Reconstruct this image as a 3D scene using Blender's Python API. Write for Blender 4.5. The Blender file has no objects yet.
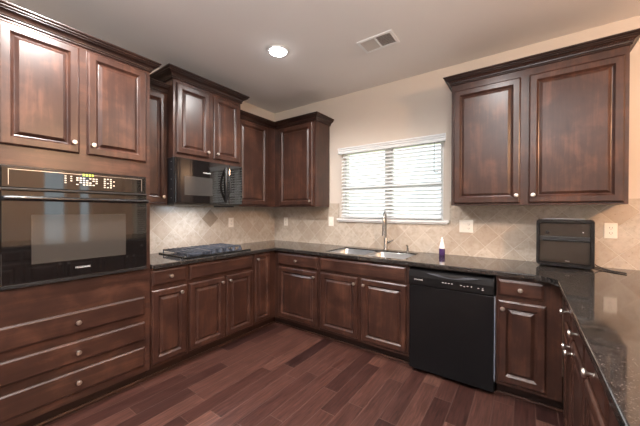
import bpy, bmesh, math, random
from mathutils import Vector, Matrix
PI = math.pi
random.seed(7)
C = bpy.context.scene.collection
scene = bpy.context.scene

# ---------------------------------------------------------------- camera
cam_d = bpy.data.cameras.new('camera'); cam = bpy.data.objects.new('camera', cam_d); C.objects.link(cam)
cam_d.sensor_width = 36.0; cam_d.lens = 287.37 / 640 * 36.0; cam_d.clip_start = 0.02
yaw, pit, rol = math.radians(35.518), math.radians(-0.362), math.radians(0.16)
F = Vector((-math.sin(yaw) * math.cos(pit), math.cos(yaw) * math.cos(pit), math.sin(pit)))
R = Vector((math.cos(yaw), math.sin(yaw), 0)); U = R.cross(F)
R2 = R * math.cos(rol) + U * math.sin(rol); U2 = -R * math.sin(rol) + U * math.cos(rol)
M = Matrix((R2, U2, -F)).transposed().to_4x4(); M.translation = Vector((2.9745, -3.0275, 1.3323))
cam.matrix_world = M
scene.camera = cam

# ---------------------------------------------------------------- world, lights, exposure
scene.view_settings.view_transform = 'Standard'; scene.view_settings.look = 'None'
scene.view_settings.gamma = 1.0; scene.view_settings.use_curve_mapping = False
scene.view_settings.exposure = 0.60
w = bpy.data.worlds.new('sky'); scene.world = w; w.use_nodes = True
bg = w.node_tree.nodes['Background']; bg.inputs[0].default_value = (0.82, 0.92, 0.96, 1); bg.inputs[1].default_value = 1.45

def light(name, kind, loc, energy, color, rot=(0, 0, 0), **k):
    d = bpy.data.lights.new(name, kind); d.energy = energy; d.color = color
    for a, v in k.items(): setattr(d, a, v)
    o = bpy.data.objects.new(name, d); o.location = loc; o.rotation_euler = rot; C.objects.link(o); return o

H = 2.75
XR, YF = 6.5, -6.0       # far side walls of the open plan room
CANS = [(1.185, -1.167), (1.17, -2.55), (2.75, -1.30), (2.75, -2.75)]
CAN_E = [52, 110, 40, 62]
for (x, y), e in zip(CANS, CAN_E):
    light('can_light_lamp', 'SPOT', (x, y, H - 0.06), e, (1.0, 0.95, 0.91), spot_size=math.radians(160), spot_blend=0.6, shadow_soft_size=0.05)
light('cooktop_fill', 'AREA', (.30, -1.40, 1.383), 3.0, (0.82, 0.90, 1.0), (0, 0, 0), shape='RECTANGLE', size=.06, size_y=.16)  # added fill under the microwave, brightens the left backsplash
light('dining_lamp', 'POINT', (4.75, -1.75, 2.25), 125, (1.0, 0.58, 0.32), shadow_soft_size=0.12)
light('sun', 'SUN', (2, 6, 8), 15, (1.0, 0.97, 0.92), (math.radians(-35), 0, math.radians(8)), angle=0.02)
# added fill light, aimed up behind the camera to brighten the ceiling
light('ceiling_fill', 'AREA', (3.1, -3.9, 1.75), 125, (0.93, 0.96, 1.0), (PI, 0, 0), shape='DISK', size=0.35)
# daylight portals over the window openings
def portal(loc, rot, sx, sy):
    o = light('daylight_portal', 'AREA', loc, 1, (1, 1, 1), rot, shape='RECTANGLE', size=sx, size_y=sy)
    o.data.cycles.is_portal = True
portal((1.74, 0.12, 1.65), (-PI/2, 0, 0), 1.16, 0.80)
portal((5.35, YF - 0.12, 1.3), (PI/2, 0, 0), 1.7, 1.7)
portal((XR + 0.12, -3.0, 1.4), (0, PI/2, 0), 2.1, 4.8)
portal((5.6, 0.12, 1.4), (-PI/2, 0, 0), 1.0, 1.5)

# ---------------------------------------------------------------- materials
def newmat(name):
    m = bpy.data.materials.new(name); m.use_nodes = True
    nt = m.node_tree; return m, nt, nt.nodes['Principled BSDF']
def simple(name, col, rough=0.5, metal=0.0, emit=None, es=1.0, coat=0, spec=None):
    m, nt, b = newmat(name)
    b.inputs['Base Color'].default_value = (*col, 1); b.inputs['Roughness'].default_value = rough
    b.inputs['Metallic'].default_value = metal
    if coat: b.inputs['Coat Weight'].default_value = coat; b.inputs['Coat Roughness'].default_value = 0.08
    if spec is not None: b.inputs['Specular IOR Level'].default_value = spec
    if emit: b.inputs['Emission Color'].default_value = (*emit, 1); b.inputs['Emission Strength'].default_value = es
    return m
class N:
    def __init__(s, nt): s.nt = nt
    def new(s, t, **k):
        n = s.nt.nodes.new(t)
        for a, v in k.items(): setattr(n, a, v)
        return n
    def link(s, a, b): s.nt.links.new(a, b)
    def math(s, op, a, b=None, c=None):
        n = s.new('ShaderNodeMath', operation=op)
        for i, v in enumerate((a, b, c)):
            if v is None: continue
            if isinstance(v, (int, float)): n.inputs[i].default_value = v
            else: s.link(v, n.inputs[i])
        return n.outputs[0]
    def ramp(s, fac, stops):
        n = s.new('ShaderNodeValToRGB'); cr = n.color_ramp
        while len(cr.elements) < len(stops): cr.elements.new(0.5)
        for e, (p, c) in zip(cr.elements, stops): e.position = p; e.color = (*c, 1)
        s.link(fac, n.inputs[0]); return n.outputs[0]
    def noise(s, vec, scale, detail=4, rough=0.55, dist=0):
        n = s.new('ShaderNodeTexNoise'); n.inputs['Scale'].default_value = scale; n.inputs['Detail'].default_value = detail
        n.inputs['Roughness'].default_value = rough; n.inputs['Distortion'].default_value = dist
        s.link(vec, n.inputs['Vector']); return n.outputs['Fac']
    def coord(s, scale=(1, 1, 1), kind='Object', rot=(0, 0, 0)):
        t = s.new('ShaderNodeTexCoord'); mp = s.new('ShaderNodeMapping')
        mp.inputs['Scale'].default_value = scale; mp.inputs['Rotation'].default_value = rot
        s.link(t.outputs[kind], mp.inputs[0]); return mp.outputs[0]
    def mix(s, fac, a, b, mode='MIX'):
        n = s.new('ShaderNodeMix', data_type='RGBA', blend_type=mode)
        for i, v in ((0, fac), (6, a), (7, b)):
            if isinstance(v, (int, float)): n.inputs[i].default_value = v
            elif isinstance(v, tuple): n.inputs[i].default_value = (*v, 1)
            else: s.link(v, n.inputs[i])
        return n.outputs[2]
    def bump(s, h, strength, dist, bsdf):
        n = s.new('ShaderNodeBump'); n.inputs['Strength'].default_value = strength; n.inputs['Distance'].default_value = dist
        s.link(h, n.inputs['Height']); s.link(n.outputs[0], bsdf.inputs['Normal'])

def wood(name, grain, k=1.0):
    m, nt, b = newmat(name); n = N(nt)
    sc = {'z': (22, 22, 1.6), 'x': (1.6, 22, 22)}[grain]
    v = n.coord(sc); v2 = n.coord((1, 1, 1))
    info = n.new('ShaderNodeObjectInfo')
    off = n.new('ShaderNodeVectorMath', operation='ADD'); n.link(v, off.inputs[0]); n.link(info.outputs['Location'], off.inputs[1])
    off2 = n.new('ShaderNodeVectorMath', operation='ADD'); n.link(v2, off2.inputs[0]); n.link(info.outputs['Location'], off2.inputs[1])
    g = n.noise(off.outputs[0], 1.7, 6, 0.62, 0.5)
    bl = n.noise(off2.outputs[0], 5.0, 4, 0.6, 0.4)
    f = n.math('ADD', n.math('MULTIPLY', g, 0.42), n.math('MULTIPLY', bl, 0.58))
    col = n.ramp(f, [(0.28, (0.020*k, 0.0086*k, 0.0064*k)), (0.5, (0.045*k, 0.0190*k, 0.0132*k)), (0.72, (0.118*k, 0.050*k, 0.031*k))]); b.inputs['Specular IOR Level'].default_value = 0.4
    n.link(col, b.inputs['Base Color'])
    b.inputs['Roughness'].default_value = 0.33
    b.inputs['Coat Weight'].default_value = 0.30; b.inputs['Coat Roughness'].default_value = 0.30
    n.bump(g, 0.10, 0.002, b)
    return m
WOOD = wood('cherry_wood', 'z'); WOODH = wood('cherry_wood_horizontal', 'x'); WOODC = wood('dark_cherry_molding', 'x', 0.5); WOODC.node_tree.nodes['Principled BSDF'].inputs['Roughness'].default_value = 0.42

def granite():
    m, nt, b = newmat('black_granite'); n = N(nt); v = n.coord()
    a = n.noise(v, 170, 3, 0.7); c = n.noise(v, 38, 5, 0.7, 0.6)
    vo = n.new('ShaderNodeTexVoronoi'); vo.inputs['Scale'].default_value = 120; n.link(v, vo.inputs['Vector'])
    c1 = n.ramp(c, [(0.40, (0.010, 0.010, 0.010)), (0.58, (0.028, 0.024, 0.022)), (0.75, (0.07, 0.06, 0.052))])
    c2 = n.ramp(a, [(0.58, (0, 0, 0)), (0.70, (0.16, 0.14, 0.125))])
    n.link(n.mix(0.8, c1, c2, 'ADD'), b.inputs['Base Color'])
    b.inputs['Roughness'].default_value = 0.07; b.inputs['Specular IOR Level'].default_value = 0.85
    return m
GRANITE = granite()

def tile(name, ax, a0, z0):
    D = 0.2155; m, nt, b = newmat(name); n = N(nt)
    t = n.new('ShaderNodeTexCoord'); sp = n.new('ShaderNodeSeparateXYZ'); n.link(t.outputs['Object'], sp.inputs[0])
    a = n.math('SUBTRACT', sp.outputs['XYZ'.index(ax)], a0); z = n.math('SUBTRACT', sp.outputs[2], z0)
    p = n.math('ADD', n.math('DIVIDE', n.math('ADD', a, z), D), 0.5); q = n.math('ADD', n.math('DIVIDE', n.math('SUBTRACT', a, z), D), 0.5)
    def edge(x):
        f = n.math('FRACT', x); return n.math('MINIMUM', f, n.math('SUBTRACT', 1.0, f))
    e = n.math('MINIMUM', edge(p), edge(q))
    g = n.ramp(e, [(0.007, (0, 0, 0)), (0.018, (1, 1, 1))])
    cb = n.new('ShaderNodeCombineXYZ'); n.link(n.math('FLOOR', p), cb.inputs[0]); n.link(n.math('FLOOR', q), cb.inputs[1])
    wn = n.new('ShaderNodeTexWhiteNoise', noise_dimensions='3D'); n.link(cb.outputs[0], wn.inputs[0])
    ad = n.new('ShaderNodeVectorMath', operation='ADD'); n.link(t.outputs['Object'], ad.inputs[0]); n.link(wn.outputs['Color'], ad.inputs[1])
    ns = n.noise(ad.outputs[0], 20, 6, 0.68, 0.3); n2 = n.noise(ad.outputs[0], 60, 3, 0.6)
    base = n.ramp(ns, [(0.30, (0.40, 0.33, 0.265)), (0.5, (0.51, 0.44, 0.365)), (0.70, (0.60, 0.53, 0.455))])
    base = n.mix(n.math('MULTIPLY', wn.outputs['Value'], 0.7), base, (0.42, 0.335, 0.26))
    pit_ = n.ramp(n2, [(0.30, (0.6, 0.55, 0.5)), (0.40, (1, 1, 1))]); base = n.mix(0.5, base, pit_, 'MULTIPLY')
    n.link(n.mix(g, (0.59, 0.52, 0.44), base), b.inputs['Base Color'])
    b.inputs['Roughness'].default_value = 0.24
    h = n.math('ADD', n.math('MULTIPLY', g, 1.0), n.math('MULTIPLY', ns, 0.25)); n.bump(h, 0.5, 0.003, b)
    return m
TILE_L = tile('travertine_tile_left', 'Y', -1.06, 1.245); TILE_B = tile('travertine_tile_back', 'X', 2.356, 1.010)

def planks():
    W, L = 0.118, 0.72; m, nt, b = newmat('hardwood_planks'); n = N(nt)
    t = n.new('ShaderNodeTexCoord'); sp = n.new('ShaderNodeSeparateXYZ'); n.link(t.outputs['Object'], sp.inputs[0])
    u = n.math('DIVIDE', n.math('ADD', sp.outputs[0], 0.03), W); row = n.math('FLOOR', u)
    w1 = n.new('ShaderNodeTexWhiteNoise', noise_dimensions='1D'); n.link(row, w1.inputs['W'])
    v = n.math('ADD', n.math('DIVIDE', sp.outputs[1], L), n.math('MULTIPLY', w1.outputs['Value'], 7.0)); col = n.math('FLOOR', v)
    cb = n.new('ShaderNodeCombineXYZ'); n.link(row, cb.inputs[0]); n.link(col, cb.inputs[1])
    wn = n.new('ShaderNodeTexWhiteNoise', noise_dimensions='3D'); n.link(cb.outputs[0], wn.inputs[0])
    mp = n.new('ShaderNodeMapping'); mp.inputs['Scale'].default_value = (34, 2.4, 1); n.link(t.outputs['Object'], mp.inputs[0])
    ad = n.new('ShaderNodeVectorMath', operation='ADD'); n.link(mp.outputs[0], ad.inputs[0]); n.link(wn.outputs['Color'], ad.inputs[1])
    g = n.noise(ad.outputs[0], 2.2, 6, 0.65, 0.6)
    c = n.ramp(wn.outputs['Value'], [(0.0, (0.030, 0.0125, 0.0110)), (0.3, (0.056, 0.0230, 0.0185)), (0.75, (0.084, 0.0365, 0.0285)), (1.0, (0.135, 0.064, 0.048))])
    gr = n.ramp(g, [(0.32, (0.42, 0.40, 0.40)), (0.5, (0.95, 0.93, 0.93)), (0.68, (1.55, 1.5, 1.5))]); c = n.mix(0.9, c, gr, 'MULTIPLY'); b.inputs['Specular IOR Level'].default_value = 0.4
    def edge(x, s):
        f = n.math('FRACT', x); return n.math('MULTIPLY', n.math('MINIMUM', f, n.math('SUBTRACT', 1.0, f)), s)
    e = n.math('MINIMUM', edge(u, W), edge(v, L)); k = n.ramp(e, [(0.0010, (0, 0, 0)), (0.0028, (1, 1, 1))])
    n.link(n.mix(k, (0.105, 0.057, 0.045), c), b.inputs['Base Color'])  # groove colour lightened to paint in the plank bevel highlights
    n.link(n.math('ADD', 0.27, n.math('MULTIPLY', g, 0.2)), b.inputs['Roughness'])
    n.bump(n.math('ADD', n.math('MULTIPLY', g, 0.35), k), 0.35, 0.002, b)
    return m
PLANKS = planks()

def paint(name, col, rough=0.85):
    m, nt, b = newmat(name); n = N(nt); v = n.coord()
    a = n.noise(v, 1.3, 3); c = n.mix(a, tuple(x * 0.97 for x in col), tuple(min(1, x * 1.03) for x in col))
    n.link(c, b.inputs['Base Color']); b.inputs['Roughness'].default_value = rough
    n.bump(n.noise(v, 180, 2), 0.06, 0.001, b); return m
WALL = paint('beige_wall_paint', (0.60, 0.53, 0.465)); CEIL = paint('ceiling_paint', (0.76, 0.72, 0.69))
WHITE = simple('white_trim', (0.78, 0.77, 0.76), 0.4); PLATE = simple('almond_plastic', (0.80, 0.74, 0.66), 0.35)
SLAT = None
def slatmat():
    m, nt, b = newmat('white_blind_slat'); n = N(nt)
    b.inputs['Base Color'].default_value = (0.86, 0.87, 0.88, 1); b.inputs['Roughness'].default_value = 0.45
    tr = n.new('ShaderNodeBsdfTranslucent'); tr.inputs[0].default_value = (0.85, 0.88, 0.9, 1)
    mx = n.new('ShaderNodeMixShader'); mx.inputs[0].default_value = 0.35
    n.link(b.outputs[0], mx.inputs[1]); n.link(tr.outputs[0], mx.inputs[2]); n.link(mx.outputs[0], nt.nodes['Material Output'].inputs[0]); return m
SLAT = slatmat()
def glassmat(name='window_glass'):
    m, nt, b = newmat(name); n = N(nt)
    tr = n.new('ShaderNodeBsdfTransparent'); gl = n.new('ShaderNodeBsdfGlossy'); gl.inputs['Roughness'].default_value = 0.02
    fr = n.new('ShaderNodeFresnel'); mx = n.new('ShaderNodeMixShader')
    n.link(fr.outputs[0], mx.inputs[0]); n.link(tr.outputs[0], mx.inputs[1]); n.link(gl.outputs[0], mx.inputs[2]); n.link(mx.outputs[0], nt.nodes['Material Output'].inputs[0]); return m
GLASS = glassmat()
def cloudy(name, c1, c2, rough, metal=0, scale=30, **k):
    m, nt, b = newmat(name); n = N(nt); v = n.coord()
    n.link(n.mix(n.noise(v, scale, 4), c1, c2), b.inputs['Base Color'])
    b.inputs['Roughness'].default_value = rough; b.inputs['Metallic'].default_value = metal
    return m
NICKEL = cloudy('brushed_nickel', (0.70, 0.66, 0.61), (0.85, 0.81, 0.76), 0.34, 1.0, 60)
STEEL = cloudy('stainless_steel', (0.46, 0.47, 0.48), (0.56, 0.57, 0.58), 0.30, 1.0, 40)
FNICKEL = cloudy('faucet_nickel', (0.36, 0.34, 0.32), (0.48, 0.46, 0.43), 0.25, 1.0, 60)
BLACK = cloudy('black_enamel', (0.006, 0.006, 0.007), (0.010, 0.010, 0.011), 0.22, 0, 20)
BGLASS = simple('black_glass', (0.008, 0.007, 0.007), 0.04, spec=1.0); BGLASS.node_tree.nodes['Principled BSDF'].inputs['IOR'].default_value = 1.55
OVGLASS = simple('smoked_oven_window', (0.055, 0.048, 0.042), 0.05, spec=0.9)
SATIN = cloudy('black_satin_plastic', (0.010, 0.010, 0.011), (0.018, 0.018, 0.020), 0.38, 0, 20)
DWBLACK = cloudy('black_dishwasher_steel', (0.005, 0.005, 0.006), (0.009, 0.009, 0.010), 0.30, 0, 6); DWBLACK.node_tree.nodes['Principled BSDF'].inputs['Specular IOR Level'].default_value = 0.25
IRON = cloudy('cast_iron', (0.03, 0.034, 0.045), (0.09, 0.10, 0.125), 0.16, 0, 80)
INK = simple('white_print', (0.75, 0.75, 0.75), 0.5); DARKSLOT = simple('dark_slot', (0.02, 0.02, 0.02), 0.7)
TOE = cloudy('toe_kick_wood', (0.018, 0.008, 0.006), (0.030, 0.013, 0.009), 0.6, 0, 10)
ACCENT = cloudy('accent_tile_stone', (0.21, 0.16, 0.115), (0.34, 0.26, 0.19), 0.35, 0, 45)
PURPLE = simple('purple_soap', (0.065, 0.03, 0.12), 0.15); WPLAST = simple('white_plastic', (0.82, 0.80, 0.84), 0.3)
LAMPGLOW = simple('lamp_glow', (1, 1, 1), 0.5, emit=(0.95, 0.97, 1.0), es=28.0)
CLOCK = simple('clock_digits', (0.1, 0.1, 0.02), 0.5, emit=(0.65, 0.9, 0.08), es=2.2)
WARMGLOW = simple('lit_shade', (0.9, 0.75, 0.55), 0.5, emit=(1.0, 0.62, 0.36), es=3)

# ---------------------------------------------------------------- helpers
def link(name, bm, mat, parent=None, smooth=False, sharp=35):
    me = bpy.data.meshes.new(name); bmesh.ops.recalc_face_normals(bm, faces=bm.faces); bm.to_mesh(me); bm.free()
    mats = mat if isinstance(mat, (list, tuple)) else [mat]
    for x in mats: me.materials.append(x)
    if smooth:
        for p in me.polygons: p.use_smooth = True
        me.set_sharp_from_angle(angle=math.radians(sharp))
    o = bpy.data.objects.new(name, me); C.objects.link(o)
    if parent: o.parent = parent
    return o
def bevel(o, wd=0.004, seg=2, ang=35):
    b = o.modifiers.new('bevel', 'BEVEL'); b.width = wd; b.segments = seg; b.limit_method = 'ANGLE'; b.angle_limit = math.radians(ang); return o
def box(bm, x0, x1, y0, y1, z0, z1, mi=0):
    vs = [bm.verts.new((x, y, z)) for z in (z0, z1) for (x, y) in ((x0, y0), (x1, y0), (x1, y1), (x0, y1))]
    for f in ((0, 3, 2, 1), (4, 5, 6, 7), (0, 1, 5, 4), (1, 2, 6, 5), (2, 3, 7, 6), (3, 0, 4, 7)):
        bm.faces.new([vs[i] for i in f]).material_index = mi
def boxo(name, x0, x1, y0, y1, z0, z1, mat, parent=None, bev=0):
    bm = bmesh.new(); box(bm, x0, x1, y0, y1, z0, z1); o = link(name, bm, mat, parent)
    if bev: bevel(o, bev)
    return o
def lathe(bm, prof, M=Matrix(), seg=20):
    # prof: (r, z); axis Z, transformed by M
    rings = []
    for r, z in prof:
        if r < 1e-6: rings.append([bm.verts.new(M @ Vector((0, 0, z)))])
        else: rings.append([bm.verts.new(M @ Vector((r * math.cos(2*PI*i/seg), r * math.sin(2*PI*i/seg), z))) for i in range(seg)])
    for a, b in zip(rings, rings[1:]):
        for i in range(seg):
            j = (i + 1) % seg
            if len(a) == 1 and len(b) == 1: continue
            if len(a) == 1: bm.faces.new((a[0], b[i], b[j]))
            elif len(b) == 1: bm.faces.new((a[i], a[j], b[0]))
            else: bm.faces.new((a[i], a[j], b[j], b[i]))
    for rg in (rings[0], rings[-1]):
        if len(rg) > 1: bm.faces.new(rg)
def tube(bm, pts, rad, seg=10, cap=True):
    pts = [Vector(p) for p in pts]; n = len(pts); rads = rad if isinstance(rad, (list, tuple)) else [rad]*n
    rings = []; ref = None
    for i, p in enumerate(pts):
        t = (pts[min(i+1, n-1)] - pts[max(i-1, 0)]).normalized()
        if ref is None: ref = Vector((0, 0, 1)) if abs(t.z) < 0.9 else Vector((1, 0, 0))
        a = (ref - t * ref.dot(t)).normalized(); b = t.cross(a); ref = a
        rings.append([bm.verts.new(p + (a * math.cos(2*PI*k/seg) + b * math.sin(2*PI*k/seg)) * rads[i]) for k in range(seg)])
    for a, b in zip(rings, rings[1:]):
        for k in range(seg): bm.faces.new((a[k], a[(k+1) % seg], b[(k+1) % seg], b[k]))
    if cap: bm.faces.new(rings[0]); bm.faces.new(rings[-1])
def prism(bm, pts2, M, depth):
    # outline in local XY extruded along local Z
    a = [bm.verts.new(M @ Vector((x, y, 0))) for x, y in pts2]; b = [bm.verts.new(M @ Vector((x, y, depth))) for x, y in pts2]
    bm.faces.new(a); bm.faces.new(list(reversed(b)))
    for i in range(len(a)):
        j = (i+1) % len(a); bm.faces.new((a[i], b[i], b[j], a[j]))
def rrect(w_, h_, r, seg=5, cx=0, cy=0):
    out = []
    for (sx, sy, a0) in ((1, 1, 0), (-1, 1, PI/2), (-1, -1, PI), (1, -1, 1.5*PI)):
        for k in range(seg+1):
            a = a0 + PI/2*k/seg; out.append((cx + sx*(w_/2-r) + r*math.cos(a), cy + sy*(h_/2-r) + r*math.sin(a)))
    return out
def rings_panel(bm, x0, x1, z0, z1, yb, prof):
    # concentric rectangles (inset, out) -> raised panel; front faces -Y, back plane at yb
    rs = []
    for ins, out in prof:
        rs.append([bm.verts.new((x, yb - out, z)) for x, z in ((x0+ins, z0+ins), (x1-ins, z0+ins), (x1-ins, z1-ins), (x0+ins, z1-ins))])
    for a, b in zip(rs, rs[1:]):
        for i in range(4): bm.faces.new((a[i], a[(i+1) % 4], b[(i+1) % 4], b[i]))
    bm.faces.new(rs[-1]); bm.faces.new(list(reversed(rs[0])))
def text(name, s, size, loc, rot, mat, parent, ext=0.0004):
    cu = bpy.data.curves.new(name, 'FONT'); cu.body = s; cu.size = size; cu.extrude = ext; cu.align_x = 'CENTER'; cu.align_y = 'CENTER'
    t = bpy.data.objects.new(name, cu); C.objects.link(t); dg = bpy.context.evaluated_depsgraph_get()
    me = bpy.data.meshes.new_from_object(t.evaluated_get(dg)); bpy.data.objects.remove(t); bpy.data.curves.remove(cu)
    me.materials.clear(); me.materials.append(mat); me.name = name
    o = bpy.data.objects.new(name, me); C.objects.link(o); o.location = loc; o.rotation_euler = rot; o.parent = parent; return o
def thing(name, label, cat, loc=(0, 0, 0), rotz=0, group=None):
    o = bpy.data.objects.new(name, None); C.objects.link(o); o.empty_display_size = 0.1
    o.location = loc; o.rotation_euler = (0, 0, rotz); return tag(o, label, cat, group)
def tag(o, label, cat, group=None):
    o['label'] = label; o['category'] = cat
    if group: o['group'] = group
    return o
def struct(o): o['kind'] = 'structure'; return o

# ---------------------------------------------------------------- room shell
def wall_holes(name, axis, pos, thick, a0, a1, z0, z1, holes):
    """wall slab in plane axis=pos, extending to pos+thick; holes [(a0,a1,z0,z1)]"""
    bm = bmesh.new()
    As = sorted({a0, a1, *[h[0] for h in holes], *[h[1] for h in holes]}); Zs = sorted({z0, z1, *[h[2] for h in holes], *[h[3] for h in holes]})
    def filled(i, j):
        if i < 0 or j < 0 or i >= len(As)-1 or j >= len(Zs)-1: return False
        ac, zc = (As[i]+As[i+1])/2, (Zs[j]+Zs[j+1])/2
        return not any(h[0] < ac < h[1] and h[2] < zc < h[3] for h in holes)
    cache = {}
    def V(a, d, z):
        k = (round(a, 5), d, round(z, 5))
        if k not in cache:
            p = pos + (thick if d else 0); cache[k] = bm.verts.new((p, a, z) if axis == 'x' else (a, p, z))
        return cache[k]
    for i in range(len(As)-1):
        for j in range(len(Zs)-1):
            if not filled(i, j): continue
            p, q, r, s = As[i], As[i+1], Zs[j], Zs[j+1]
            for d in (0, 1): bm.faces.new([V(p, d, r), V(q, d, r), V(q, d, s), V(p, d, s)])
            for (di, dj, e) in ((-1, 0, (p, r, p, s)), (1, 0, (q, r, q, s)), (0, -1, (p, r, q, r)), (0, 1, (p, s, q, s))):
                if not filled(i+di, j+dj): bm.faces.new([V(e[0], 0, e[1]), V(e[0], 1, e[1]), V(e[2], 1, e[3]), V(e[2], 0, e[3])])
    return struct(link(name, bm, WALL))
T = 0.15
WX0, WX1, WZ0, WZ1 = 1.165, 2.315, 1.245, 2.05
struct(boxo('floor', -T, XR+T, YF-T, T, -0.1, 0, PLANKS))
struct(boxo('ceiling', -T, XR+T, YF-T, T, H, H+0.1, CEIL))
wall_left = wall_holes('wall_left', 'x', 0, -T, YF-T, T, 0, H, [])
wall_back = wall_holes('wall_back', 'y', 0, T, 0, XR, 0, H, [(WX0, WX1, WZ0, WZ1), (5.1, 6.1, 0.65, 2.15)])
wall_right = wall_holes('wall_right', 'x', XR, T, YF-T, T, 0, H, [(-1.5, -1.12, 0.5, 2.2), (-0.9, -0.68, 0.5, 2.2), (-5.3, -2.3, 0.3, 2.4)])
wall_front = wall_holes('wall_front', 'y', YF, -T, 0, XR, 0, H, [(4.5, 6.2, 0.5, 2.15)])
# tile backsplash bonded to the walls
ZT = 1.43
o = boxo('tile_backsplash', 0.0, 0.010, -1.98, 0, 0.914, ZT, TILE_L, wall_left)
bm = bmesh.new()
box(bm, 0.010, WX0-0.06, -0.010, 0, 0.914, ZT); box(bm, WX0-0.06, WX1+0.06, -0.010, 0, 0.914, 1.212); box(bm, WX1+0.06, 3.95, -0.010, 0, 0.914, ZT)
link('tile_backsplash', bm, TILE_B, wall_back)
bm = bmesh.new(); r = 0.1055
Mx = Matrix(((0, 0, 1, 0.0095), (1, 0, 0, -1.06), (0, 1, 0, 1.245), (0, 0, 0, 1)))
prism(bm, [(r, 0), (0, r), (-r, 0), (0, -r)], Mx, 0.0025); o = link('accent_tile', bm, ACCENT, wall_left); o['label'] = 'darker brown accent tile'

# windows
def window(name, axis, pos, a0, a1, z0, z1, mull, rail):
    """frame and sashes standing in the opening, glass as children"""
    
    def b(bm, p, q, r, s, d0, d1):
        if axis == 'y': box(bm, p, q, pos+d0, pos+d1, r, s)
        else: box(bm, pos+d0, pos+d1, p, q, r, s)
    bm = bmesh.new(); f = 0.030
    b(bm, a0, a0+f, z0, z1, 0, .06); b(bm, a1-f, a1, z0, z1, 0, .06); b(bm, a0+f, a1-f, z0, z0+f, 0, .06); b(bm, a0+f, a1-f, z1-f, z1, 0, .06)
    cols = [a0+f] + [m_ for m_ in mull] + [a1-f]
    for m_ in mull: b(bm, m_-.045, m_+.045, z0+f, z1-f, 0, .06)
    if rail:
        ee = [a0+f] + sum([[m_-.045, m_+.045] for m_ in mull], []) + [a1-f]
        for k in range(0, len(ee), 2): b(bm, ee[k], ee[k+1], rail-.02, rail+.02, .01, .05)
    fo = struct(link(name, bm, WHITE))
    ee = [a0+f] + sum([[m_-.045, m_+.045] for m_ in mull], []) + [a1-f]
    for k in range(0, len(ee), 2):
        bm = bmesh.new(); b(bm, ee[k], ee[k+1], z0+f, z1-f, .028, .032); link('glass_pane', bm, GLASS, fo)
    return fo
window('window_1', 'y', 0.012, WX0, WX1, WZ0, WZ1, [1.74], 1.60)
window('window_2', 'y', 0.075, 5.1, 6.1, 0.65, 2.15, [], 1.4)
window('window_3', 'x', XR+0.06, -1.5, -1.12, 0.5, 2.2, [], None)
window('window_4', 'x', XR+0.06, -0.9, -0.68, 0.5, 2.2, [], None)
window('fill_window_5', 'x', XR+0.06, -5.3, -2.3, 0.3, 2.4, [-4.3, -3.3], None)  # unseen wide window, added to bring in daylight from the right
window('fill_window_6', 'y', YF-0.13, 4.5, 6.2, 0.5, 2.15, [5.35], None)  # unseen window behind the camera, added for ambient daylight
# sill of the kitchen window
bm = bmesh.new(); box(bm, WX0-0.07, WX1+0.06, -0.045, -0.0105, 1.222, 1.246); box(bm, WX0-0.055, WX1+0.045, -0.03, -0.0105, 1.205, 1.222); box(bm, WX0+0.001, WX1-0.001, -0.0105, 0.0115, 1.2455, 1.250)
o = struct(link('trim_1', bm, WHITE)); bevel(o, 0.003)
# baseboards beyond the kitchen
for nm, a in (('baseboard_left', (0, .014, YF, -2.875)), ('baseboard_right', (XR-.014, XR, YF, 0)), ('baseboard_back', (4.0, XR-.014, -.014, 0)), ('baseboard_front', (.014, XR-.014, YF, YF+.014))):
    struct(boxo(nm, a[0], a[1], a[2], a[3], 0, 0.10, WHITE))

# ---------------------------------------------------------------- cabinet kit
# every cabinet: local X = viewer's right, local -Y = out of the wall, local Z up
KNOB = [(0.006, 0), (0.0055, 0.012), (0.008, 0.016), (0.0145, 0.020), (0.0155, 0.025), (0.0125, 0.030), (0, 0.032)]
def knob(parent, x, y, z, label=None):
    bm = bmesh.new(); Mk = Matrix.Translation((x, y, z)) @ Matrix.Rotation(PI/2, 4, 'X')
    lathe(bm, KNOB, Mk, 16); o = link('knob', bm, NICKEL, parent, True, 50); return o
DOOR = [(0, 0), (0, 0.012), (0.006, 0.018), (0.010, 0.020), (0.046, 0.020), (0.048, 0.0180), (0.058, 0.0065), (0.062, 0.0045), (0.066, 0.0060), (0.082, 0.0165), (0.085, 0.0165)]
def door(parent, x0, x1, z0, z1, yf, kn=None):
    bm = bmesh.new(); rings_panel(bm, x0, x1, z0, z1, yf, DOOR if x1-x0 > .24 else [(i*0.80 if i > .01 else i, d) for i, d in DOOR])
    d = link('door', bm, WOOD, parent)
    if kn: knob(d, kn[0], yf-0.020, kn[1])
    return d
DRAW = [(0, 0), (0, 0.012), (0.012, 0.019), (0.016, 0.020)]
def drawer(parent, x0, x1, z0, z1, yf, kn=True, name='drawer', prof=DRAW):
    bm = bmesh.new(); rings_panel(bm, x0, x1, z0, z1, yf, prof); d = link(name, bm, WOODH, parent)
    if kn: knob(d, (x0+x1)/2, yf-prof[-1][1], (z0+z1)/2)
    return d
CROWN = [(0, 0), (.008, 0), (.012, .004), (.012, .010), (.008, .014), (.015, .017), (.017, .024), (.024, .034), (.034, .041), (.045, .045), (.045, .050), (.052, .051), (.057, .056), (.057, .061), (.053, .064), (.062, .066), (.067, .072), (.067, .080), (.062, .082), (0, .082)]
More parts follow.
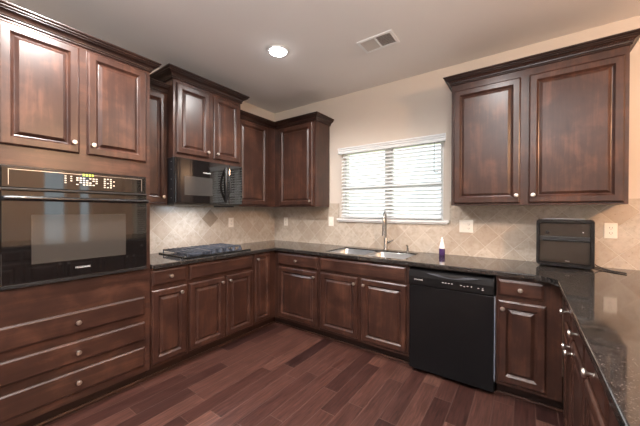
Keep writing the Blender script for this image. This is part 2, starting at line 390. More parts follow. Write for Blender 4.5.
def crown(parent, x0, x1, depth, z, left, right, prof=CROWN, scale=1.0):
    """left/right: 'return' wraps to the wall, 'flat' butts, 'inner' mitres into an inside corner"""
    bm = bmesh.new(); cols = []
    e = {'return': 1, 'flat': 0, 'inner': -1}
    def col(fx, fy): cols.append([bm.verts.new((fx(o_*scale), fy(o_*scale), z + h_*scale)) for o_, h_ in prof])
    if left == 'return': col(lambda q: x0-q, lambda q: -0.003)
    col(lambda q: x0 - e[left]*q, lambda q: -depth-q)
    col(lambda q: x1 + e[right]*q, lambda q: -depth-q)
    if right == 'return': col(lambda q: x1+q, lambda q: -0.003)
    n = len(prof)
    for a, b in zip(cols, cols[1:]):
        for k in range(n-1): bm.faces.new((a[k], b[k], b[k+1], a[k+1]))
        bm.faces.new((a[n-1], b[n-1], b[0], a[0]))
    bm.faces.new(cols[0]); bm.faces.new(list(reversed(cols[-1])))
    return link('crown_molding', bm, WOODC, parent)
LW = PI/2; RW = -PI/2; BASE_G = 'base cabinets under the granite counter'; WALL_G = 'wall cabinets above the backsplash'
G = 0.0015
def base_cab(label, rot, origin, x0, x1, hollow=False, depth=0.61, y_back=0.0, toe=(None, None)):
    c = thing('base_cabinet', label, 'cabinet', origin, rot, BASE_G)
    if hollow:
        boxo('side_panel', x0+G, x0+.02, -depth+.0201, y_back-G, .10, .878, WOOD, c); boxo('side_panel', x1-.02, x1-G, -depth+.0201, y_back-G, .10, .878, WOOD, c)
        boxo('bottom_panel', x0+.0201, x1-.0201, -depth+.0201, y_back-G, .10, .118, WOOD, c); boxo('face_frame', x0+G, x1-G, -depth, -depth+.02, .10, .878, WOOD, c)
    else: boxo('carcass', x0+G, x1-G, -depth, y_back-G, .10, .878, WOOD, c)
    t0 = toe[0] if toe[0] is not None else x0; t1 = toe[1] if toe[1] is not None else x1
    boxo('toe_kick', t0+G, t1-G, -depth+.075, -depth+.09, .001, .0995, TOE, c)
    return c

# ---- left wall: tall oven cabinet (y -2.80 .. -1.98)
oc = thing('oven_cabinet', 'tall cherry wood cabinet around the black built-in oven, with three drawers below', 'cabinet', (0, 0, 0), LW)
bm = bmesh.new(); x0, x1, d = -2.865, -1.982, .61
box(bm, x0, x0+.02, -d+.02, -G, .10, 2.44); box(bm, x1-.02, x1, -d+.02, -G, .10, 2.44)
box(bm, x0+.02, x1-.02, -.02, -G, .10, 2.44)
box(bm, x0+.02, x1-.02, -d+.02, -.02, .86, .878); box(bm, x0+.02, x1-.02, -d+.02, -.02, 1.60, 1.62); box(bm, x0+.02, x1-.02, -d+.02, -.02, 2.42, 2.44); box(bm, x0+.02, x1-.02, -d+.02, -.02, .10, .118)
# face frame
box(bm, x0, x0+.093, -d, -d+.02, .10, 2.44); box(bm, x1-.030, x1, -d, -d+.02, .10, 2.44)
box(bm, x0+.093, x1-.030, -d, -d+.02, .10, .885); box(bm, x0+.093, x1-.030, -d, -d+.02, 1.588, 2.44)
link('carcass', bm, WOODH, oc)
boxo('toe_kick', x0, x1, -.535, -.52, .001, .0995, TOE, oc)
door(oc, -2.770, -2.415, 1.700, 2.385, -.61, (-2.447, 1.765)); door(oc, -2.375, -2.012, 1.700, 2.385, -.61, (-2.347, 1.765))
SLAB = [(0, 0), (0, 0.013), (0.008, 0.019), (0.012, 0.020)]
for z0_, z1_ in ((.545, .680), (.352, .488), (.155, .298)): drawer(oc, -2.832, -2.025, z0_, z1_, -.61, prof=SLAB)
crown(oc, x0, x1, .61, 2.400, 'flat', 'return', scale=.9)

# ---- wall oven
ov = thing('built_in_oven', 'black built-in wall oven with glass door in the tall cabinet', 'oven', (0, 0, 0), LW)
boxo('oven_body', -2.755, -2.030, -.60, -.06, .90, 1.575, SATIN, ov)
boxo('trim_frame', -2.768, -2.016, -.622, -.6115, .889, 1.584, BLACK, ov, .002)
boxo('control_panel', -2.762, -2.022, -.640, -.6225, 1.462, 1.578, BGLASS, ov, .003)
bm = bmesh.new(); Mx = Matrix.Translation((0, -.6405, 0)) @ Matrix.Rotation(PI/2, 4, 'X')
for (a, b_, c_, d_) in ((-2.735, -2.052, 1.563, 1.565), (-2.735, -2.733, 1.476, 1.563), (-2.054, -2.052, 1.476, 1.563)): box(bm, a, b_, -.6412, -.6402, c_, d_)
link('panel_outline', bm, STEEL, ov)
def marks(name, parent, items, mat, y):
    for (x, z, w_, h_) in items: boxo(name, x-w_/2, x+w_/2, y-.0006, y, z-h_/2, z+h_/2, mat, parent)
its = []
for i, xx in enumerate((-2.49, -2.462)):
    for k in range(4 - i): its.append((xx, 1.548 - k*.014, .009, .005))
for i in range(7):
    for k in range(4):
        if (i*7 + k*3) % 5 != 1: its.append((-2.432 + i*.017, 1.541 - k*.014, .011, .0065))
for i in range(4):
    for k in range(5):
        if (i + k*2) % 4 != 3: its.append((-2.285 + i*.018, 1.546 - k*.014, .010, .0065))
marks('button_label', ov, its, simple('ivory_print', (0.95, 0.85, 0.7), 0.4), -.6405)
bm = bmesh.new()
for i in range(4):
    x = -2.405 + i*.016
    box(bm, x, x+.010, -.6415, -.6405, 1.556, 1.559); box(bm, x, x+.010, -.6415, -.6405, 1.566, 1.569); box(bm, x+.008, x+.010, -.6415, -.6405, 1.559, 1.566)
link('clock_display', bm, CLOCK, ov)
# oven door as a frame with a recessed window
dr = boxo('oven_door', -2.765, -2.019, -.645, -.6225, .915, 1.446, BGLASS, ov, .004)
boxo('door_window', -2.644, -2.160, -.6462, -.6452, 1.018, 1.308, OVGLASS, dr)
boxo('door_top_trim', -2.765, -2.019, -.652, -.6225, 1.448, 1.459, SATIN, ov, .002)
bm = bmesh.new(); tube(bm, [(-2.757, -.680, 1.400), (-2.5, -.684, 1.400), (-2.27, -.684, 1.400), (-2.027, -.680, 1.400)], .0135, 14)
for xx in (-2.745, -2.04): tube(bm, [(xx, -.644, 1.400), (xx, -.682, 1.400)], .011, 10)
link('door_handle', bm, BLACK, dr, True)
text('brand_lettering', 'FRIGIDAIRE', .0155, (-2.405, -.6458, .968), (PI/2, 0, 0), INK, dr)
boxo('bottom_vent', -2.765, -2.019, -.640, -.6225, .892, .912, SATIN, ov, .002)

# ---- left wall base run
c = base_cab('narrow cherry base cabinet right of the oven cabinet, one drawer over one door', LW, (0, 0, 0), -1.979, -1.680)
drawer(c, -1.970, -1.696, .745, .865, -.61); door(c, -1.973, -1.693, .130, .705, -.61, (-1.745, .655))
c = base_cab('cherry base cabinet below the gas cooktop, false front over two doors', LW, (0, 0, 0), -1.680, -.945)
drawer(c, -1.665, -.963, .735, .862, -.61, False, 'false_drawer_front'); door(c, -1.665, -1.313, .120, .702, -.61, (-1.345, .655)); door(c, -1.288, -.963, .120, .702, -.61, (-1.257, .655))
c = base_cab('slim single-door cherry base cabinet in the left back corner', LW, (0, 0, 0), -.945, -.002, toe=(None, -.535)); 
door(c, -.922, -.712, .135, .862, -.61, (-.903, .815))
# ---- back wall base run
c = base_cab('cherry base cabinet left of the sink cabinet, one drawer over one wide door', 0, (0, 0, 0), .6125, 1.245, toe=(.5365, None))
drawer(c, .668, 1.227, .725, .853, -.61); door(c, .680, 1.220, .130, .700, -.61, (1.190, .645))
c = base_cab('cherry base cabinet under the sink, wide false front over two doors', 0, (0, 0, 0), 1.245, 2.180, hollow=True)
drawer(c, 1.262, 2.152, .728, .855, -.61, False, 'false_drawer_front'); door(c, 1.265, 1.695, .128, .705, -.61, (1.665, .650)); door(c, 1.735, 2.160, .128, .705, -.61, (1.765, .650))
c = base_cab('cherry base cabinet right of the dishwasher, one drawer over one door', 0, (0, 0, 0), 2.808, 3.176, toe=(None, 3.252))
drawer(c, 2.822, 3.080, .738, .852, -.61); door(c, 2.822, 3.092, .128, .705, -.61, (2.850, .652))
# ---- right run facing the aisle (local x = -world y, local y = world x - origin)
RX = 3.79
xs = [.6115, 1.17, 1.55, 1.93, 2.31, 3.30]
labs = ['cherry base cabinet of the right-hand run in the corner nearest the toaster oven', 'second cherry base cabinet of the right-hand run, drawer over door', 'third cherry base cabinet of the right-hand run, drawer over door', 'fourth cherry base cabinet of the right-hand run, at the lower right picture edge', 'cherry base cabinet at the near end of the right-hand run, outside the picture']
for i in range(4):
    a, b_ = xs[i], xs[i+1]
    c = base_cab(labs[i], RW, (RX, 0, 0), a, b_, toe=(.5365 if i == 0 else None, None)); da = a + (.26 if i == 0 else .012)
    drawer(c, da, b_-.012, .738, .855, -.61); door(c, da, b_-.012, .128, .705, -.61, (b_-.045 if i % 2 == 0 else da+.033, .652))
c = base_cab(labs[4], RW, (RX, 0, 0), xs[4], xs[5]); drawer(c, xs[4]+.012, xs[5]-.012, .738, .855, -.61)
door(c, xs[4]+.012, xs[4]+.487, .128, .705, -.61, (xs[4]+.455, .652)); door(c, xs[4]+.503, xs[5]-.012, .128, .705, -.61, (xs[4]+.535, .652))
boxo('end_panel', xs[0], xs[5]-G, 0.0005, .018, .001, .878, WOOD, c)
# shoe molding along the toe kicks
def shoe(n, a): o = struct(boxo('trim_%d' % n, *a, 0, .018, WOODH)); bevel(o, .006)
shoe(2, (.536, .550, -2.865, -.553)); shoe(3, (.536, 2.180, -.550, -.536)); shoe(4, (2.808, 3.238, -.550, -.536)); shoe(5, (3.238, 3.252, -3.30, -.553))

# ---- wall cabinets
def wall_cab(label, rot, x0, x1, depth, z0, z1, yb=0):
    c = thing('upper_cabinet', label, 'cabinet', (0, 0, 0), rot, WALL_G)
    bm = bmesh.new(); box(bm, x0+G, x1-G, -depth, yb-G*0-.0115 if False else -.0005, z0+.012, z1)
    # light rail: the frame runs a little lower than the bottom board
    box(bm, x0+G, x1-G, -depth, -depth+.02, z0, z0+.0125); box(bm, x0+G, x0+.018, -depth+.02, -.012, z0, z0+.0125); box(bm, x1-.018, x1-G, -depth+.02, -.012, z0, z0+.0125)
    link('carcass', bm, WOOD, c); return c
UZ = 1.436
def wc(label, rot, x0, x1, depth, z0, z1):
    c = thing('upper_cabinet', label, 'cabinet', (0, 0, 0), rot, WALL_G)
    bm = bmesh.new(); box(bm, x0+G, x1-G, -depth, -.0115, z0, z1); link('carcass', bm, WOOD, c); return c
c = wc('narrow cherry wall cabinet squeezed between oven cabinet and microwave', LW, -1.979, -1.695, .305, 1.385, 2.398)
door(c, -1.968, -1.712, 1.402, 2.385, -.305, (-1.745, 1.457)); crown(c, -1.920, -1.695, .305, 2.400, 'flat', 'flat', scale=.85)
c = wc('raised deeper cherry wall cabinet with two short doors directly over the microwave', LW, -1.693, -.942, .400, 1.820, 2.56)
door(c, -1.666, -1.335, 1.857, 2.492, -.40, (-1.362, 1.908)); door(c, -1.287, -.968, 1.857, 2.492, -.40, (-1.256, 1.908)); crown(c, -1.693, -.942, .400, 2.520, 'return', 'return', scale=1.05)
c = wc('cherry wall cabinet right of the microwave, running into the back corner', LW, -.940, -.3065, .305, 1.385, 2.44)
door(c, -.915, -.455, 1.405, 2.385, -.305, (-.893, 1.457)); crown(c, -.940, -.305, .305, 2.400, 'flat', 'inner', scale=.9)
c = wc('single-door cherry wall cabinet on the back wall between corner and window', 0, .0125, .967, .305, 1.385, 2.44)
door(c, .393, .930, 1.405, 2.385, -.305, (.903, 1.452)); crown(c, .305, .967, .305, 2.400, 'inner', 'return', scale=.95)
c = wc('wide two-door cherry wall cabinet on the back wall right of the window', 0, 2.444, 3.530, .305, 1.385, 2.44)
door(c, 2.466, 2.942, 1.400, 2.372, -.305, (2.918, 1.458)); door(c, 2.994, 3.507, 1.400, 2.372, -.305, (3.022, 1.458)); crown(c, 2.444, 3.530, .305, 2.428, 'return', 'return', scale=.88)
bm = bmesh.new()
k = 2.44
while k < 3.535:
    Mr = Matrix.Translation((k, -.3265, 2.461)) @ Matrix.Rotation(0.6, 4, 'X') @ Matrix.Rotation(0.5, 4, 'Y'); lathe(bm, [(0, -.009), (.0055, -.006), (.0055, .006), (0, .009)], Mr, 6); k += .0135
link('rope_molding', bm, WOOD, c, True)

# ---------------------------------------------------------------- countertop
SX0, SX1, SY0, SY1 = 1.275, 2.110, -.555, -.135
bm = bmesh.new()
xs_ = [.0105, .65, SX0, SX1, 3.138, 4.02]; ys_ = [-3.32, -1.979, -.65, SY0, SY1, -.0105]
def fill(i, j):
    if i < 0 or j < 0 or i >= 5 or j >= 5: return False
    x = (xs_[i]+xs_[i+1])/2; y = (ys_[j]+ys_[j+1])/2
    if SX0 < x < SX1 and SY0 < y < SY1: return False
    return (y > -.65) or (x < .65 and y > -1.979) or x > 3.138
ZC0, ZC1 = .8795, .914; cache = {}
def V(x, y, z):
    kk = (x, y, z)
    if kk not in cache: cache[kk] = bm.verts.new(kk)
    return cache[kk]
for i in range(5):
    for j in range(5):
        if not fill(i, j): continue
        p, q, r, s = xs_[i], xs_[i+1], ys_[j], ys_[j+1]
        for z in (ZC0, ZC1): bm.faces.new([V(p, r, z), V(q, r, z), V(q, s, z), V(p, s, z)])
        for (di, dj, e) in ((-1, 0, (p, r, p, s)), (1, 0, (q, r, q, s)), (0, -1, (p, r, q, r)), (0, 1, (p, s, q, s))):
            if not fill(i+di, j+dj): bm.faces.new([V(e[0], e[1], ZC0), V(e[2], e[3], ZC0), V(e[2], e[3], ZC1), V(e[0], e[1], ZC1)])
ct = link('countertop', bm, GRANITE); bevel(ct, .006, 3)
tag(ct, 'polished dark granite countertop running around all three sides of the kitchen', 'countertop')
bm = bmesh.new(); rr = .11
pts = [(3.139, -.649)] + [(3.138 - rr + rr*math.sin(a), -.65 - rr + rr*math.cos(a)) for a in [PI/2*k/8 for k in range(9)]]
prism(bm, [(3.1385, -.6495), (3.028, -.6495), (3.062, -.662), (3.095, -.690), (3.122, -.728), (3.1385, -.775)], Matrix.Translation((0, 0, ZC0)), ZC1-ZC0)
link('corner_fillet', bm, GRANITE, ct)

# ---------------------------------------------------------------- cooktop
ck = thing('gas_cooktop', 'black gas cooktop with cast iron grates set into the left countertop', 'cooktop', (0, 0, 0), LW)
o = bevel(boxo('cooktop_tray', -1.668, -.945, -.578, -.075, .915, .926, BGLASS, ck), .004)
burn = [(-1.50, -.20, .040), (-1.50, -.44, .050), (-1.27, -.30, .055), (-1.075, -.20, .045)]
for (x, y, r) in burn:
    bm = bmesh.new(); lathe(bm, [(r+.012, .9262), (r+.012, .932), (r, .936), (r, .944), (r*.75, .948), (r*.72, .954), (0, .956)], Matrix.Translation((x, y, 0)), 20); link('burner', bm, IRON, ck, True)
def grate(x0, x1, y0, y1):
    bm = bmesh.new(); z0, z1 = .946, .957; t = .0075
    box(bm, x0, x1, y0, y0+t, z0, z1); box(bm, x0, x1, y1-t, y1, z0, z1); box(bm, x0, x0+t, y0+t, y1-t, z0, z1); box(bm, x1-t, x1, y0+t, y1-t, z0, z1)
    ym = (y0+y1)/2; box(bm, x0+t, x1-t, ym-t/2, ym+t/2, z0, z1)
    n = 5
    for i in range(1, n):
        x = x0 + (x1-x0)*i/n; box(bm, x-t/2, x+t/2, y0+t, ym-t/2-.03, z0, z1+.004); box(bm, x-t/2, x+t/2, ym+t/2+.03, y1-t, z0, z1+.004)
    for x in (x0, x1-t):
        for y in (y0, ym-t/2, y1-t): box(bm, x, x+t, y, y+t, .926, z0)
    return link('grate', bm, IRON, ck)
grate(-1.640, -1.405, -.545, -.105); grate(-1.395, -1.170, -.440, -.105); grate(-1.160, -.970, -.440, -.105)
for i in range(5):
    bm = bmesh.new(); lathe(bm, [(.024, .9262), (.024, .930), (.019, .932), (.017, .950), (0, .951)], Matrix.Translation((-1.345+.078*i, -.505, 0)), 18)
    box(bm, -1.345+.078*i-.003, -1.345+.078*i+.003, -.522, -.488, .950, .957)
    link('control_knob', bm, IRON, ck, True, 40)

# ---------------------------------------------------------------- microwave
mw = thing('microwave', 'black over-the-range microwave with curved handle above the cooktop', 'microwave', (0, 0, 0), LW)
boxo('body', -1.688, -.945, -.400, -.0115, 1.400, 1.8175, SATIN, mw, .003)
for z in (1.45, 1.53, 1.62, 1.71, 1.78):
    bm = bmesh.new(); lathe(bm, [(0, 0), (.005, 0), (.004, .003), (0, .0035)], Matrix.Translation((-1.688, -.36, z)) @ Matrix.Rotation(-PI/2, 4, 'Y'), 8); link('side_screw', bm, STEEL, mw)
d = boxo('microwave_door', -1.688, -1.115, -.432, -.4005, 1.405, 1.8165, BGLASS, mw, .004)
boxo('door_window', -1.605, -1.315, -.4332, -.4321, 1.478, 1.655, simple('grey_mesh_glass', (0.045, 0.042, 0.040), 0.10, spec=0.8), d)
text('brand_lettering', 'FRIGIDAIRE', .0165, (-1.375, -.4326, 1.700), (PI/2, 0, 0), INK, d)
bm = bmesh.new(); pts = []
for k in range(13):
    t = k/12; pts.append((-1.155 - .030*math.sin(PI*t), -.434 - .045*math.sin(PI*t), 1.425 + .355*t))
tube(bm, pts, .012, 12)
link('door_handle', bm, SATIN, d, True)
bm = bmesh.new(); pts2 = []
for k in range(13):
    t = k/12; pts2.append((-1.155 + .018*math.sin(PI*t), -.434 - .045*math.sin(PI*t), 1.425 + .355*t))
tube(bm, pts2, .009, 12)
link('door_handle', bm, SATIN, d, True)
boxo('control_panel', -1.113, -.945, -.432, -.4005, 1.405, 1.8165, BGLASS, mw, .004)
marks('key_label', mw, [(-1.075+.034*i, 1.50+.033*k, .010, .004) for i in range(4) for k in range(6)], simple('dim_print', (0.12, 0.13, 0.14), .4), -.4321)
boxo('vent_grille', -1.68, -.955, -.39, -.03, 1.388, 1.3995, simple('grey_filter', (0.10, 0.10, 0.10), .4, .6), mw)
boxo('lamp_housing', -1.17, -1.00, -.36, -.24, 1.372, 1.3875, SATIN, mw)

# ---------------------------------------------------------------- dishwasher
dw = thing('dishwasher', 'black front dishwasher between sink cabinet and right cabinet', 'dishwasher')
boxo('tub', 2.190, 2.800, -.60, -.02, .10, .870, SATIN, dw)
boxo('toe_panel', 2.192, 2.798, -.575, -.545, .002, .095, SATIN, dw)
d = boxo('front_door', 2.190, 2.797, -.640, -.6005, .040, .724, DWBLACK, dw, .004)
cp = bmesh.new(); prof = [(-.6005, .7265), (-.645, .7265), (-.652, .735), (-.652, .800), (-.640, .850), (-.6005, .866)]
Mx = Matrix(((0, 0, 1, 2.190), (1, 0, 0, 0), (0, 1, 0, 0), (0, 0, 0, 1))); prism(cp, prof, Mx, .607)
cpo = link('control_panel', cp, DWBLACK, dw)
# curved handle lip under the top edge
bm = bmesh.new()
N_ = 16; top = []; bot = []
for k in range(N_+1):
    t = k/N_; x = 2.335+.33*t*1.12; s = math.sin(PI*t); top.append((x, .838)); bot.append((x, .838-.024*s))
Mx = Matrix.Translation((0, -.641, 0)) @ Matrix.Rotation(PI/2, 4, 'X')
prism(bm, top + bot[::-1][1:-1], Mx, .016); link('handle_lip', bm, simple('glossy_grey_plastic', (0.10, 0.11, 0.13), 0.12), cpo)
bm = bmesh.new(); prism(bm, [(2.42+.19*t/10, .842) for t in range(11)] + [(2.42+.19*t/10, .842-.020*math.sin(PI*t/10)) for t in range(9, 0, -1)], Matrix.Translation((0, -.6572, 0)) @ Matrix.Rotation(PI/2, 4, 'X'), .006); link('handle_recess', bm, DARKSLOT, cpo)
text('brand_lettering', 'FRIGIDAIRE', .0135, (2.268, -.6525, .776), (PI/2, 0, 0), INK, cpo)
its = [(2.455+.022*i, .778, .012, .0035) for i in range(4)] + [(2.585+.022*i, .776-.006*(i % 2), .011, .0035) for i in range(3)] + [(2.655, .776, .006, .008), (2.700, .772, .010, .004), (2.728, .764, .012, .006), (2.728, .776, .008, .003)]
marks('button_label', cpo, its, INK, -.6522)
boxo('side_gasket', 2.7985, 2.805, -.632, -.60, .12, .72, simple('pale_gasket', (.25, .28, .34), .4), dw)
# ---------------------------------------------------------------- sink and faucet
sk = thing('kitchen_sink', 'stainless steel double bowl sink under the window', 'sink', (0, 0, 0))
def bowl(x0, x1, y0, y1):
    bm = bmesh.new(); zt = .900; zb = .70; r = .05; loops = []
    for (ins, z) in ((0, zt), (.001, zt-.003), (.004, zb+.03), (.02, zb+.006), (.05, zb)):
        loops.append([bm.verts.new((x, y, z)) for x, y in rrect(x1-x0-2*ins, y1-y0-2*ins, max(.02, r-ins*.3), 5, (x0+x1)/2, (y0+y1)/2)])
    for a, b in zip(loops, loops[1:]):
        for k in range(len(a)): bm.faces.new((a[k], a[(k+1) % len(a)], b[(k+1) % len(a)], b[k]))
    bm.faces.new(loops[-1]); o = link('bowl', bm, STEEL, sk, True, 60)
    s = o.modifiers.new('solid', 'SOLIDIFY'); s.thickness = .0015; s.offset = -1
    bm = bmesh.new(); lathe(bm, [(.045, .7005), (.042, .703), (.03, .7015), (0, .7012)], Matrix.Translation(((x0+x1)/2, (y0+y1)/2+.04, 0)), 20); link('drain', bm, NICKEL, sk, True)
bowl(SX0+.0025, 1.675, SY0+.0025, SY1-.0025); bowl(1.710, SX1-.0025, SY0+.0025, SY1-.0025)
boxo('bowl_divider', 1.6755, 1.7095, SY0+.003, SY1-.003, .858, .899, STEEL, sk, .006)

fc = thing('faucet', 'tall brushed nickel gooseneck faucet behind the sink', 'faucet', (1.748, -.085, .9145))
bm = bmesh.new(); lathe(bm, [(.030, 0), (.030, .006), (.022, .012), (.020, .02), (.019, .125), (.015, .135), (0, .137)], Matrix(), 20); link('base', bm, FNICKEL, fc, True, 40)
bm = bmesh.new(); pts = [(0, 0, .13), (0, 0, .30)]
for k in range(1, 13):
    a = PI*k/12; pts.append((.075*(1-math.cos(a))*.28, -.075*(1-math.cos(a)), .30+.11*math.sin(a)))
pts.append((.042, -.152, .27)); tube(bm, pts, .0115, 14); link('spout', bm, FNICKEL, fc, True, 50)
bm = bmesh.new(); tube(bm, [(.042, -.152, .272), (.042, -.153, .20), (.042, -.154, .165)], [.014, .0155, .018], 16); link('spray_head', bm, FNICKEL, fc, True, 50)
bm = bmesh.new(); tube(bm, [(.015, 0, .085), (.045, 0, .090)], .013, 12); tube(bm, [(.045, 0, .090), (.095, -.015, .118)], [.008, .005], 10); link('handle', bm, FNICKEL, fc, True, 50)
sd = thing('soap_dispenser', 'short nickel pump at the right rear corner of the sink', 'dispenser', (1.985, -.075, .9145))
bm = bmesh.new(); lathe(bm, [(.020, 0), (.019, .006), (.012, .010), (.011, .038), (0, .040)], Matrix(), 16); link('base', bm, FNICKEL, sd, True)
bm = bmesh.new(); tube(bm, [(0, 0, .038), (0, -.004, .062), (.0, -.030, .070), (0, -.052, .062)], [.007, .008, .007, .005], 10); link('spout', bm, FNICKEL, sd, True)

# ---------------------------------------------------------------- soap bottle
sb = thing('soap_bottle', 'white and purple dish soap bottle on the counter right of the sink', 'bottle', (2.328, -.105, .9145))
bm = bmesh.new(); lathe(bm, [(.024, 0), (.027, .006), (.0275, .035), (.026, .062), (.0255, .064)], Matrix(), 24); link('purple_body', bm, PURPLE, sb, True, 60)
bm = bmesh.new(); lathe(bm, [(.0258, .0642), (.025, .075), (.021, .100), (.015, .125), (.012, .132)], Matrix(), 24); link('label_sleeve', bm, WPLAST, sb, True, 60)
bm = bmesh.new(); lathe(bm, [(.0125, .1322), (.0125, .150), (.008, .156), (.006, .172), (0, .174)], Matrix(), 18); link('cap', bm, simple('white_cap', (0.85, 0.84, 0.84), .3), sb, True, 40)

# ---------------------------------------------------------------- toaster oven standing upright
to = thing('toaster_oven', 'black flip-up toaster oven standing upright on the corner of the counter', 'toaster oven', (3.222, -.145, .9145), math.radians(-7))
W_, H_, D_ = .335, .362, .155
def frustum_round(bm, yf, yb, wf, wb, z0, z1, r, holes=None):
    a = [bm.verts.new((x, yf, z)) for x, z in rrect(wf, z1-z0, r, 5, 0, (z0+z1)/2)]; b = [bm.verts.new((x, yb, z)) for x, z in rrect(wb, z1-z0-.004, r, 5, 0, (z0+z1)/2)]
    for k in range(len(a)): bm.faces.new((a[k], a[(k+1) % len(a)], b[(k+1) % len(a)], b[k]))
    bm.faces.new(a); bm.faces.new(list(reversed(b)))
bm = bmesh.new(); frustum_round(bm, -.070, .080, W_, W_*.97, .008, H_, .022); link('housing', bm, SATIN, to, True, 30)
bm = bmesh.new()
outer = rrect(W_, H_-.008, .024, 5, 0, (H_+.008)/2); inner = rrect(W_-.044, H_-.058, .010, 5, 0, (H_+.012)/2)
for (y0_, y1_) in ((-.0705, -.092),):
    ao = [bm.verts.new((x, y0_, z)) for x, z in outer]; bo = [bm.verts.new((x*.985, y1_, .18+(z-.18)*.985)) for x, z in outer]
    bi = [bm.verts.new((x, y1_, z)) for x, z in inner]; ai = [bm.verts.new((x, y0_, z)) for x, z in inner]; n = len(ao)
    for k in range(n):
        j = (k+1) % n
        bm.faces.new((ao[k], ao[j], bo[j], bo[k])); bm.faces.new((bo[k], bo[j], bi[j], bi[k])); bm.faces.new((bi[k], bi[j], ai[j], ai[k])); bm.faces.new((ai[k], ai[j], ao[j], ao[k]))
link('front_bezel', bm, BLACK, to, True, 35)
TG = simple('toaster_glass', (0.030, 0.024, 0.020), 0.07, spec=0.45)
boxo('upper_glass', -.143, .143, -.080, -.0710, .235, .330, TG, to)
boxo('lower_glass', -.143, .143, -.080, -.0710, .040, .198, TG, to)
boxo('cross_bar', -.145, .145, -.088, -.0710, .199, .232, SATIN, to, .003)
bm = bmesh.new(); tube(bm, [(-.125, -.0885, .2065), (.135, -.0885, .2065)], .004, 8); link('door_handle', bm, BLACK, to, True)
boxo('top_strip', -.13, .115, -.075, .065, H_+.0002, H_+.006, STEEL, to, .002)
for x in (-.13, .13): boxo('foot', x-.015, x+.015, -.065, .06, .0, .0085, SATIN, to)
marks('brand_lettering', to, [], INK, 0) if False else text('brand_lettering', 'NINJA', .010, (.02, -.0806, .052), (PI/2, 0, 0), simple('grey_print', (.35, .33, .32), .5), to)
marks('indicator', to, [(.105, .268, .006, .006)], INK, -.0802)
bm = bmesh.new()
lathe(bm, [(0, 0), (.013, 0), (.012, .004), (0, .005)], Matrix.Translation((-.098, -.0802, .262)) @ Matrix.Rotation(PI/2, 4, 'X'), 12); link('dial', bm, BLACK, to)
cord = []
loc = [(.165, .03, .035), (.185, .035, .020), (.215, .02, .008), (.255, -.025, .0055), (.315, -.070, .0055), (.322, -.085, .0055), (.27, -.062, .0055), (.22, -.02, .0055), (.17, .065, .0055), (.10, .088, .0055)]
bm = bmesh.new(); tube(bm, [Vector(p) for p in loc], .0036, 8); link('power_cord', bm, SATIN, to, True)

# ---------------------------------------------------------------- outlets and switches
OG = 'almond wall plates on the backsplash'
def plate(name, label, cat, loc, rot, gangs, kind):
    t = thing(name, label, cat, loc, rot, OG); wd = .072 + .046*(gangs-1)
    o = boxo('face_plate', -wd/2, wd/2, -.006, -.0005, -.058, .058, PLATE, t, .002)
    for g in range(gangs):
        cx = (g-(gangs-1)/2)*.046
        if kind[g] == 'o':
            for s in (-1, 1):
                bm = bmesh.new(); prism(bm, rrect(.033, .028, .009, 4, cx, s*.0195), Matrix.Translation((0, -.0062, 0)) @ Matrix.Rotation(PI/2, 4, 'X'), .002); r_ = link('receptacle', bm, PLATE, t)
                bm = bmesh.new(); box(bm, cx-.008, cx-.0055, -.0088, -.0083, s*.0195-.002, s*.0195+.008); box(bm, cx+.0055, cx+.008, -.0088, -.0083, s*.0195-.002, s*.0195+.008); box(bm, cx-.002, cx+.002, -.0088, -.0083, s*.0195-.010, s*.0195-.006)
                link('slots', bm, DARKSLOT, r_)
        else:
            boxo('switch_toggle', cx-.005, cx+.005, -.014, -.0062, -.010, .012, PLATE, t, .001)
            for s in (-1, 1): boxo('screw', cx-.002, cx+.002, -.0070, -.0062, s*.030-.002, s*.030+.002, STEEL, t)
plate('light_switch', 'wide switch and outlet plate between window and right wall cabinet', 'switch', (2.522, -.0105, 1.192), 0, 2, 'so')
plate('power_outlet', 'double outlet on the backsplash right of the toaster oven', 'outlet', (3.497, -.0105, 1.192), 0, 1, 'o')
plate('power_outlet', 'outlet on the left wall backsplash, above the right end of the cooktop', 'outlet', (.0105, -.772, 1.190), LW, 1, 'o')
plate('power_outlet', 'shaded outlet under the corner wall cabinet on the back wall', 'outlet', (.235, -.0105, 1.185), 0, 1, 'o')
plate('light_switch', 'single switch plate just left of the window sill', 'switch', (.995, -.0105, 1.205), 0, 1, 's')

